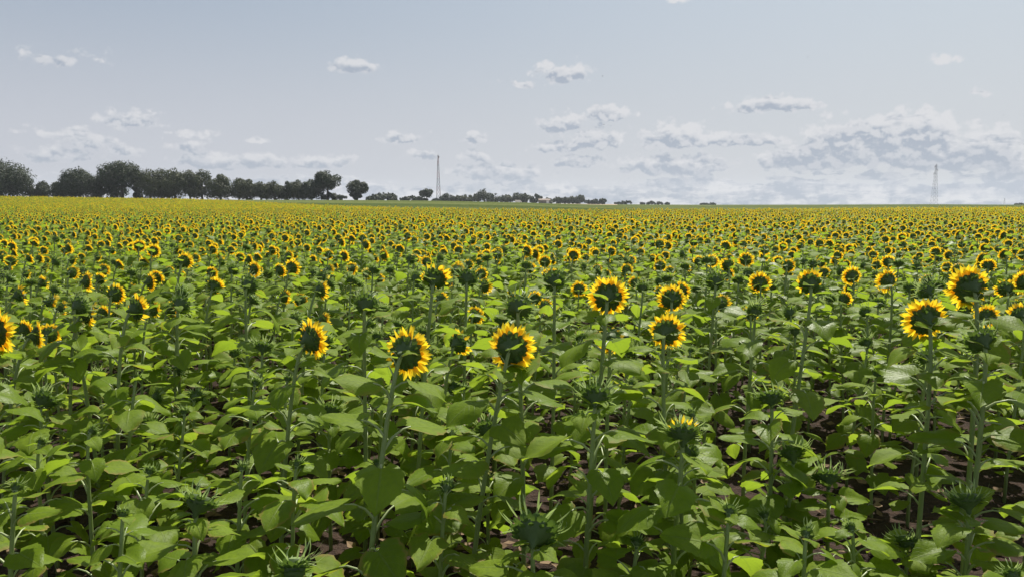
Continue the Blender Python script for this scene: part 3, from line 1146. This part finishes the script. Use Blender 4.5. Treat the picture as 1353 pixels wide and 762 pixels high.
P_, Ix, Rt, Sc = [], [], [], []
for r, X, Y, _v in far:
    lod = 0 if r < 34 else (1 if r < 85 else 2)
    P_.append((X, Y, float(terrain(X, Y)) - .01))
    if r < 6.5:
        s_ = U(.5, .68)
        ix = rng.choice(idx_of[0][-5:])
    else:
        # patches of the crop are further in bloom than others
        blo = noise.noise(Vector((X * .05, Y * .05, 0))) + .5
        cand_i = idx_of[lod]
        ix = rng.choice(cand_i)
        if lod == 0 and ix in cand_i[-5:] and rng.random() < .25 + .5 * blo * (r > 11):
            ix = rng.choice(cand_i[:7])
        s_ = min(1.14, max(.78, rng.gauss(.985, .065)))
    Ix.append(ix)
    Rt.append((U(-.05, .05), U(-.05, .05), rng.gauss(0, .28)))
    Sc.append(s_)
me = bpy.data.meshes.new('sunflower_crop')
me.vertices.add(len(P_))
me.vertices.foreach_set('co', np.array(P_, dtype=np.float32).ravel())
for nm, ty, dat, fld in (('ix', 'INT', Ix, 'value'), ('rt', 'FLOAT_VECTOR', Rt, 'vector'), ('sc', 'FLOAT', Sc, 'value')):
    a_ = me.attributes.new(nm, ty, 'POINT')
    a_.data.foreach_set(fld, np.array(dat, dtype=np.int32 if ty == 'INT' else np.float32).ravel())
crop = obj('sunflower_crop', me)
crop['kind'] = 'stuff'
crop['label'] = 'countless sunflowers of the field stretching back to the treeline'
ng = bpy.data.node_groups.new('crop_scatter', 'GeometryNodeTree')
ng.interface.new_socket('Geometry', in_out='INPUT', socket_type='NodeSocketGeometry')
ng.interface.new_socket('Geometry', in_out='OUTPUT', socket_type='NodeSocketGeometry')
k = NT(ng)
gi, go = k.n('NodeGroupInput'), k.n('NodeGroupOutput')
ci = k.n('GeometryNodeCollectionInfo')
ci.inputs['Collection'].default_value = src
ci.inputs['Separate Children'].default_value = True
ci.inputs['Reset Children'].default_value = True
ip = k.n('GeometryNodeInstanceOnPoints')
ip.inputs['Pick Instance'].default_value = True


def attr(nm, ty):
    a_ = k.n('GeometryNodeInputNamedAttribute', data_type=ty)
    a_.inputs['Name'].default_value = nm
    return a_.outputs['Attribute']


k.link(gi.outputs[0], ip.inputs['Points'])
k.link(ci.outputs[0], ip.inputs['Instance'])
k.link(attr('ix', 'INT'), ip.inputs['Instance Index'])
e2r = k.n('FunctionNodeEulerToRotation')
k.link(attr('rt', 'FLOAT_VECTOR'), e2r.inputs[0])
k.link(e2r.outputs[0], ip.inputs['Rotation'])
k.link(attr('sc', 'FLOAT'), ip.inputs['Scale'])
k.link(ip.outputs[0], go.inputs[0])
mod = crop.modifiers.new('scatter', 'NODES')
mod.node_group = ng
print('PLANTS near', len(near), 'heroes', count, 'crop', len(P_), 'last near r', near[-1][0])


# ------------------------------------------------------------------ trees
def tree(px, top, wpx, dist, label, group, mname, crown_lo=.12, open_=0.0, lobes=16, nleaf=2600, seed=0, name='broadleaf_tree', cat='tree', leaf=None, squash=1.0):
    rng.seed(seed + int(px * 7) + 3)
    d = ray(px, HOR)
    x = d.x / d.y * dist
    y = dist
    z = float(terrain(x, y))
    dirt = ray(px, top)
    ztop = EYE + dirt.z / dirt.y * dist
    H = max(1.5, ztop - z)
    Wd = wpx / FPX * dist * (1.28 if 190 < px < 425 and wpx > 15 else 1.08)
    lobes = int(lobes * 1.5)
    nleaf = int(nleaf * 2.5)
    r_ = root(name, (x, y, z - .1), label, cat, group)
    lf_ = leaf or max(.22, .00108 * dist)
    g = Geo()
    blobs = []
    cz0 = H * crown_lo
    ch = H - cz0
    for i in range(lobes):
        for _ in range(40):
            bx, by, bz = U(-1, 1), U(-1, 1), U(-1, 1)
            if bx * bx + by * by < 1:
                break
        # a round-headed outline, broadest above the middle
        fz = min(1, max(0, (i + .5 + U(-.6, .6)) / lobes))
        if i % 2:
            q_ = math.hypot(bx, by) + .01
            bx, by = bx / q_ * .9, by / q_ * .9
        spread = 1.0 * math.sqrt(max(.1, 1 - max(0, (fz - .5) * 1.85) ** 2)) * (1 if crown_lo < .2 else math.sqrt(max(.2, 1 - max(0, (.35 - fz) * 2) ** 2)))
        br = U(.19, .30) * min(Wd, ch * 1.2)
        blobs.append((bx * (Wd * .5 - br * .7) * spread, by * (Wd * .5 - br * .7) * spread, cz0 + br * .7 + fz * (ch - br * 1.6) * squash, br, br * U(.65, .9)))
    blobs.append((0, 0, H * .9, .12 * H, .10 * H))
    tot = sum(b[3] ** 2 for b in blobs)
    V, F = [], []
    for bx, by, bz, br, bh in blobs:
        n = int(nleaf * br * br / tot)
        for _ in range(n):
            a, c_ = U(0, 6.283), U(-1, 1)
            s_ = math.sqrt(1 - c_ * c_)
            rad = (U(.5, 1.06) ** .6)
            nz_ = 1 + .28 * noise.noise(Vector((bx + s_ * math.cos(a) * 2.3, by + s_ * math.sin(a) * 2.3, bz + c_ * 2.3)))
            P = Vector((bx + s_ * math.cos(a) * br * rad * nz_, by + s_ * math.sin(a) * br * rad * nz_, bz + c_ * bh * rad * nz_))
            if open_ and noise.noise(P * (1.6 / max(1, Wd * .14))) < -.5 + open_:
                continue
            if P.z < .05:
                P.z = U(.05, .5)
            nn = Vector((s_ * math.cos(a) + U(-.7, .7), s_ * math.sin(a) + U(-.7, .7), c_ + U(-.4, .9))).normalized()
            t1 = nn.orthogonal().normalized()
            t1.rotate(Matrix.Rotation(U(0, 6.28), 3, nn))
            t2 = nn.cross(t1)
            sz = lf_ * U(.6, 1.35)
            b = len(V)
            V += [tuple(P - t1 * sz), tuple(P - t2 * sz * .6 + nn * sz * .15), tuple(P + t1 * sz), tuple(P + t2 * sz * .6 - nn * sz * .1)]
            F.append((b, b + 1, b + 2, b + 3))
    g.add(V, F, mname)
    obj('crown', g.mesh('crown', smooth=False), r_)
    t = Geo()
    tr = max(.12, Wd * .028 + H * .008)
    th_ = max(H * (crown_lo + .25), H * .3)
    lean = U(-.03, .03) * H
    tube(t, [(0, 0, -.2), (lean * .3, 0, th_ * .4), (lean, 0, th_), (lean * 1.3, 0, H * .72)], [tr * 1.35, tr, tr * .8, tr * .25], 8, 'bark')
    for i in range(7):
        bb = blobs[(i * 5) % len(blobs)]
        st = U(.45, 1.0)
        p0 = Vector((lean * st, 0, th_ * st))
        p3 = Vector(bb[:3])
        if p3.z < p0.z:
            p3.z = p0.z + .1 * H
        tube(t, [p0, p0.lerp(p3, .4) + Vector((0, 0, .05 * H)), p3], [tr * .5, tr * .32, tr * .1], 5, 'bark')
    obj('trunk', t.mesh('trunk'), r_)
    return r_


TG = 'trees of the left treeline'
for a in [
    (2, 208, 70, 276, 'big dark round tree at the left edge, the first of the treeline', 'tree1', .0, .0, 26, 9000),
    (44, 246, 16, 282, 'low thin bush right beside the big edge tree', 'tree3', .0, .3, 7, 700),
    (60, 238, 22, 284, 'thin bushy young tree, left one of two between the big round trees', 'tree3', .0, .22, 9, 1300),
    (78, 239, 22, 284, 'thin bushy young tree, right one of two between the big round trees', 'tree3', .0, .24, 9, 1300),
    (106, 220, 50, 282, 'dense dark round tree with a jagged top', 'tree1', .0, .0, 22, 6500),
    (133, 231, 26, 286, 'paler small tree tucked between the dense dark tree and the open oak', 'tree3', .0, .08, 9, 1500),
    (162, 211, 56, 284, 'tall open-crowned oak with sky showing between its limbs', 'tree1', .27, .06, 26, 6000),
    (156, 238, 30, 290, 'dark thicket behind the foot of the open-crowned oak', 'tree1', .0, .1, 8, 1000),
    (182, 244, 13, 284, 'little round bush standing in the gap right of the oak', 'tree1', .0, .05, 6, 500),
    (199, 222, 30, 284, 'olive-topped tree, leftmost of the broad block right of the oak', 'tree2', .04, .05, 14, 2600),
    (214, 221, 34, 288, 'olive-topped tree in the middle left of the broad block', 'tree2', .02, .03, 15, 2800),
    (232, 221, 34, 286, 'olive-topped tree in the middle right of the broad block', 'tree2', .02, .03, 15, 2800),
    (252, 224, 26, 286, 'narrow tree closing the broad block on the right', 'tree2', .02, .05, 12, 2000),
    (268, 223, 26, 288, 'slightly taller tree right of the broad block, with a knobbly top', 'tree2', .03, .08, 12, 2000),
    (292, 229, 28, 288, 'smooth rounded tree standing just before the bright gap', 'tree2', .02, .05, 13, 2200),
    (316, 234, 22, 290, 'first tree right of the bright gap, ragged on its left', 'tree2', .06, .14, 10, 1500),
    (331, 236, 24, 292, 'second tree right of the bright gap', 'tree2', .0, .06, 10, 1700),
    (345, 239, 20, 292, 'third, lower tree right of the bright gap', 'tree2', .05, .1, 9, 1300),
    (363, 238, 24, 294, 'olive round-topped tree beginning the even low run', 'tree2', .0, .05, 11, 1800),
    (380, 239, 20, 294, 'small dark tree in the middle of the even low run', 'tree1', .0, .04, 9, 1400),
    (395, 237, 22, 295, 'olive round-topped tree in the middle of the even low run', 'tree2', .0, .04, 10, 1600),
    (412, 236, 28, 296, 'broad dark tree closing the even low run beside the tall spreading one', 'tree1', .0, .05, 12, 2200),
    (433, 224, 38, 298, 'tall lone spreading tree with bare lower trunk and holes in its crown', 'tree1', .34, .16, 18, 2800),
    (434, 253, 24, 299, 'dark undergrowth bush at the foot of the tall spreading tree', 'tree1', .0, .05, 6, 600),
    (472, 237, 27, 315, 'separate round-headed tree with a dark ivy-clad trunk', 'tree3', .28, .08, 13, 1900),
    (470, 246, 15, 314, 'dark ivy thicket round the trunk of the separate round-headed tree', 'tree1', .0, .0, 9, 1200),
]:
    px, top, wp, dist, lab, mn, lo, op, lb, nl = a
    bush = wp < 16 or 'bush' in lab or 'thicket' in lab or 'undergrowth' in lab
    tree(px, top, wp, dist, lab, TG, mn, lo, op, lb, nl, name='bush' if bush else 'broadleaf_tree', cat='bush' if bush else 'tree')

FARL = {449: 'far round tree just left of the ivy-clad one', 493: 'far tree just right of the ivy-clad one', 507: 'broad far tree right of the ivy-clad one',
        519: 'darker end tree of the hedge right of the ivy-clad tree', 532: 'low bush in the dip left of the lollipop tree', 545: 'rounded far tree left of the lollipop tree',
        564: 'lollipop-shaped tree standing alone left of the lattice mast', 591: 'far round tree just right of the lattice mast', 640: 'highest far tree right of the lattice mast',
        684: 'broad far tree above the white van', 708: 'dome-shaped dark tree beside the tan shed', 766: 'highest tree of the pale group right of the tan shed',
        796: 'dark last tree of the long far row'}
rows = [(449, 257, 22, 430), (493, 256, 20, 430), (507, 254, 26, 440), (519, 255, 17, 445), (532, 261, 16, 480), (545, 258, 24, 480), (557, 260, 16, 480),
        (564, 249, 20, 450), (577, 262, 14, 520), (591, 255, 20, 560), (604, 258, 18, 560), (615, 257, 20, 560), (627, 256, 18, 560), (640, 249, 22, 560),
        (655, 255, 24, 570), (669, 257, 18, 575), (684, 254, 26, 580), (694, 255, 16, 580), (708, 256, 18, 590), (723, 261, 13, 620), (735, 260, 16, 640),
        (747, 260, 16, 640), (756, 259, 14, 640), (766, 257, 17, 640), (778, 264, 12, 660), (787, 263, 12, 660), (796, 262, 12, 660),
        (817, 267, 12, 760), (828, 265, 16, 760), (848, 267.5, 8, 800), (861, 265.5, 14, 800), (871, 266.5, 12, 800), (881, 267.5, 8, 800),
        (930, 268.6, 10, 830), (939, 268, 12, 830), (1347, 268.5, 10, 850)]
seen = {}
for px, top, wp, dist in rows:
    lab = FARL.get(px)
    if lab is None:
        if px < 580:
            zone = 'far dark tree between the ivy-clad tree and mast'
        elif px < 700:
            zone = 'far dark tree between the mast and the van'
        elif px < 800:
            zone = 'far pale-green tree right of the tan shed'
        elif px < 900:
            zone = 'small horizon bush right of the long far row'
        elif px < 1000:
            zone = 'tiny dark bush on the bare middle horizon'
        else:
            zone = 'tiny dark bush on the horizon at the right edge'
        c_ = seen.get(zone, 0)
        seen[zone] = c_ + 1
        pos_ = ['', 'second ', 'third ', 'fourth ', 'fifth ', 'sixth ', 'seventh '][c_]
        lab = (pos_ + zone + ', counting from the left') if (c_ or zone.startswith(('far', 'small', 'tiny dark bush on the bare'))) else zone
        if not c_ and 'counted' in lab:
            lab = 'first ' + lab
    mn = 'tree3' if 720 < px < 775 or px in (493, 507) else ('tree2' if px in (604, 615, 627, 669) else 'tree1')
    tree(px, top, wp, dist, lab, 'trees along the far horizon', mn, .3 if px == 564 else 0, .03, 8, 650, name='bush' if px > 800 else 'broadleaf_tree',
         cat='bush' if px > 800 else 'tree')


# ------------------------------------------------------------------ the air between
g = Geo()
box(g, (0, 0, 22), (4300, 4300, 80), 'air')
M_air = bpy.data.materials.new('pale_air')
M_air.use_nodes = True
M_air.node_tree.nodes.clear()
k = NT(M_air.node_tree)
pv = k.n('ShaderNodeVolumePrincipled')
pv.inputs['Color'].default_value = (.86, .92, 1.0, 1)
pv.inputs['Density'].default_value = HAZE
pv.inputs['Anisotropy'].default_value = .2
o_ = k.n('ShaderNodeOutputMaterial')
k.link(pv.outputs[0], o_.inputs['Volume'])
M['air'] = M_air
hz_ = obj('haze', g.mesh('haze', smooth=False, uv=False))
hz_['kind'] = 'stuff'
hz_['label'] = 'thin pale haze over the fields'


# ------------------------------------------------------------------ lattice mast and pylon
def strut(g, a, b, w_, m_):
    tube(g, [a, b], [w_, w_], 4, m_)


def lattice(g, H, w0, w1, n, m_a, m_b, th_, z0=0.0):
    lev = [z0 + (H - z0) * (1 - (1 - i / n) ** 1.15) for i in range(n + 1)]
    wd = lambda z: w0 + (w1 - w0) * (z / H)
    for i in range(n):
        za, zb = lev[i], lev[i + 1]
        a, b = wd(za) / 2, wd(zb) / 2
        m_ = m_a if (i // 2) % 2 == 0 else m_b
        for sx_, sy_ in ((-1, -1), (1, -1), (1, 1), (-1, 1)):
            strut(g, (sx_ * a, sy_ * a, za), (sx_ * b, sy_ * b, zb), th_ * 1.5, m_)
        cr = [(-1, -1), (1, -1), (1, 1), (-1, 1)]
        for q in range(4):
            c0, c1 = cr[q], cr[(q + 1) % 4]
            strut(g, (c0[0] * a, c0[1] * a, za), (c1[0] * b, c1[1] * b, zb), th_, m_)
            strut(g, (c1[0] * a, c1[1] * a, za), (c0[0] * b, c0[1] * b, zb), th_, m_)
            strut(g, (c0[0] * b, c0[1] * b, zb), (c1[0] * b, c1[1] * b, zb), th_, m_)


def place(px, dist):
    d = ray(px, HOR)
    x = d.x / d.y * dist
    return x, dist, float(terrain(x, dist))


def top_h(px, py, dist, z):
    d = ray(px, py)
    return EYE + d.z / d.y * dist - z


x, y, z = place(579.5, 700)
H = top_h(579.5, 205, 700, z)
r_ = root('radio_mast', (x, y, z - .2), 'thin lattice mast in faded red and grey bands rising above the far trees', 'mast')
g = Geo()
lattice(g, H, 3.9, .7, 13, 'steel', 'steel_red', .06)
obj('lattice_frame', g.mesh('lattice_frame', smooth=False), r_)
g = Geo()
tube(g, [(0, 0, H - .5), (0, 0, H + 1.6)], [.10, .04], 6, 'steel')
obj('antenna_rod', g.mesh('antenna_rod'), r_)
for s_, zz in ((0, .96), (1, .86), (2, .80)):
    g = Geo()
    a = s_ * 2.1
    box(g, (math.cos(a) * .8, math.sin(a) * .8, H * zz), (.45, .35, 1.9), 'steel_red', Matrix.Rotation(a, 3, 'Z'))
    strut(g, (0, 0, H * zz), (math.cos(a) * .7, math.sin(a) * .7, H * zz), .06, 'steel')
    obj('antenna_panel', g.mesh('antenna_panel', smooth=False), r_)


def pylon(px, top, dist, label, k_=1.0, rz=.5):
    x, y, z = place(px, dist)
    H = top_h(px, top, dist, z)
    r_ = root('pylon', (x, y, z - .2), label, 'pylon', 'grey electricity pylons on the right', rz)
    g = Geo()
    lattice(g, H * .97, 4.6 * k_, 1.0 * k_, 11, 'steel', 'steel', .036 * k_)
    tube(g, [(0, 0, H * .96), (0, 0, H)], [.12, .05], 5, 'steel')
    obj('lattice_frame', g.mesh('lattice_frame', smooth=False), r_)
    for zz, side, ln in ((.93, -1, 2.4), (.85, 1, 2.9), (.76, -1, 3.3)):
        g = Geo()
        ln *= k_
        tip = (side * ln, 0, H * zz)
        for q in (-.5, .5):
            strut(g, (0, q * k_, H * zz - .2), tip, .08 * k_, 'steel')
            strut(g, (0, q * k_, H * zz + 1.2 * k_), tip, .07 * k_, 'steel')
        arm = obj('crossarm', g.mesh('crossarm', smooth=False), r_)
        g = Geo()
        for q in range(4):
            tube(g, [(tip[0], 0, tip[2] - .1 - q * .3), (tip[0], 0, tip[2] - .35 - q * .3)], [.13, .13], 6, 'ceramic')
        tube(g, [tip, (tip[0], 0, tip[2] - 1.4)], [.04, .04], 5, 'ceramic')
        obj('insulator', g.mesh('insulator'), arm)
    return r_


pylon(1234, 216, 690, 'grey lattice pylon with short staggered arms on the right horizon')
pylon(1327, 262, 1750, 'tiny faint far pylon close to the right edge of the horizon', 1.0, .9)

# ------------------------------------------------------------------ far farm shed and van
x, y, z = place(719, 560)
sh = root('farm_shed', (x, y, z), 'low tan-roofed farm shed in front of the far trees', 'shed', rz=.1)
g = Geo()
box(g, (0, 0, 1.2), (8, 5, 2.4), 'wallm')
obj('wall', g.mesh('wall', smooth=False), sh)
g = Geo()
V = [(-4.4, -2.9, 2.3), (4.4, -2.9, 2.3), (4.4, 2.9, 2.3), (-4.4, 2.9, 2.3), (-4.4, 0, 3.5), (4.4, 0, 3.5)]
g.add(V, [(0, 1, 5, 4), (2, 3, 4, 5), (0, 4, 3), (1, 2, 5), (0, 3, 2, 1)], 'tile')
obj('roof', g.mesh('roof', smooth=False), sh)
g = Geo()
box(g, (2.2, -2.53, 1.0), (1.8, .08, 2.0), 'white')
obj('door', g.mesh('door', smooth=False), sh)

x, y, z = place(685, 540)
vn = root('parked_van', (x, y, z), 'small white van parked at the foot of the far dark trees', 'van', rz=.3)
g = Geo()
prof = [(-2.2, .35), (2.2, .35), (2.25, .95), (1.75, 1.15), (1.15, 1.95), (-2.1, 2.05), (-2.2, 1.9)]
V = [(a, -.9, b) for a, b in prof] + [(a, .9, b) for a, b in prof]
n = len(prof)
g.add(V, [tuple(range(n))[::-1], tuple(range(n, 2 * n))] + [(i, (i + 1) % n, n + (i + 1) % n, n + i) for i in range(n)], 'white')
obj('body', g.mesh('body', smooth=False), vn)
g = Geo()
g.add([(1.80, -.78, 1.17), (1.22, -.78, 1.88), (1.22, .78, 1.88), (1.80, .78, 1.17)], [(0, 1, 2, 3)], 'glass')
g.V[0][:, 0] += .03
obj('windscreen', g.mesh('windscreen', smooth=False), vn)
for wx in (-1.4, 1.4):
    for wy in (-.88, .88):
        g = Geo()
        tube(g, [(wx, wy - .1, .34), (wx, wy + .1, .34)], [.34, .34], 14, 'rubber')
        obj('wheel', g.mesh('wheel'), vn)

# ------------------------------------------------------------------ birds
for (px, py, lab) in [(1067, 76, 'tiny dark bird in the clear sky above the long low cloud'), (796, 101, 'tiny dark bird just right of the flat-based grey cloud'),
                      (798, 165, 'tiny dark bird under the pale cloud above the cloud bank'), (1326, 153, 'tiny dark bird in the pale sky near the right edge')]:
    d = ray(px, py)
    Yb = 95.0
    p_ = Vector((0, 0, EYE)) + d / d.y * Yb
    b_ = root('bird', p_, lab, 'bird', 'small birds high in the sky', U(0, 6))
    g = Geo()
    tube(g, [(-.10, 0, 0), (-.06, 0, .01), (0, 0, .012), (.06, 0, .012), (.085, 0, .02), (.10, 0, .018)], [.006, .018, .026, .020, .013, .002], 8, 'feather')
    g.add([(-.08, -.012, .005), (-.08, .012, .005), (-.15, .028, .0), (-.15, -.028, .0)], [(0, 1, 2, 3)], 'feather')
    obj('body', g.mesh('body'), b_)
    for s_ in (-1, 1):
        g = Geo()
        g.add([(.035, s_ * .01, .02), (-.03, s_ * .01, .02), (.045, s_ * .09, .05), (-.02, s_ * .085, .045), (-.035, s_ * .19, .03), (.0, s_ * .12, .048)],
              [(0, 2, 3, 1), (2, 5, 4, 3)], 'feather')
        obj('wing', g.mesh('wing'), b_)
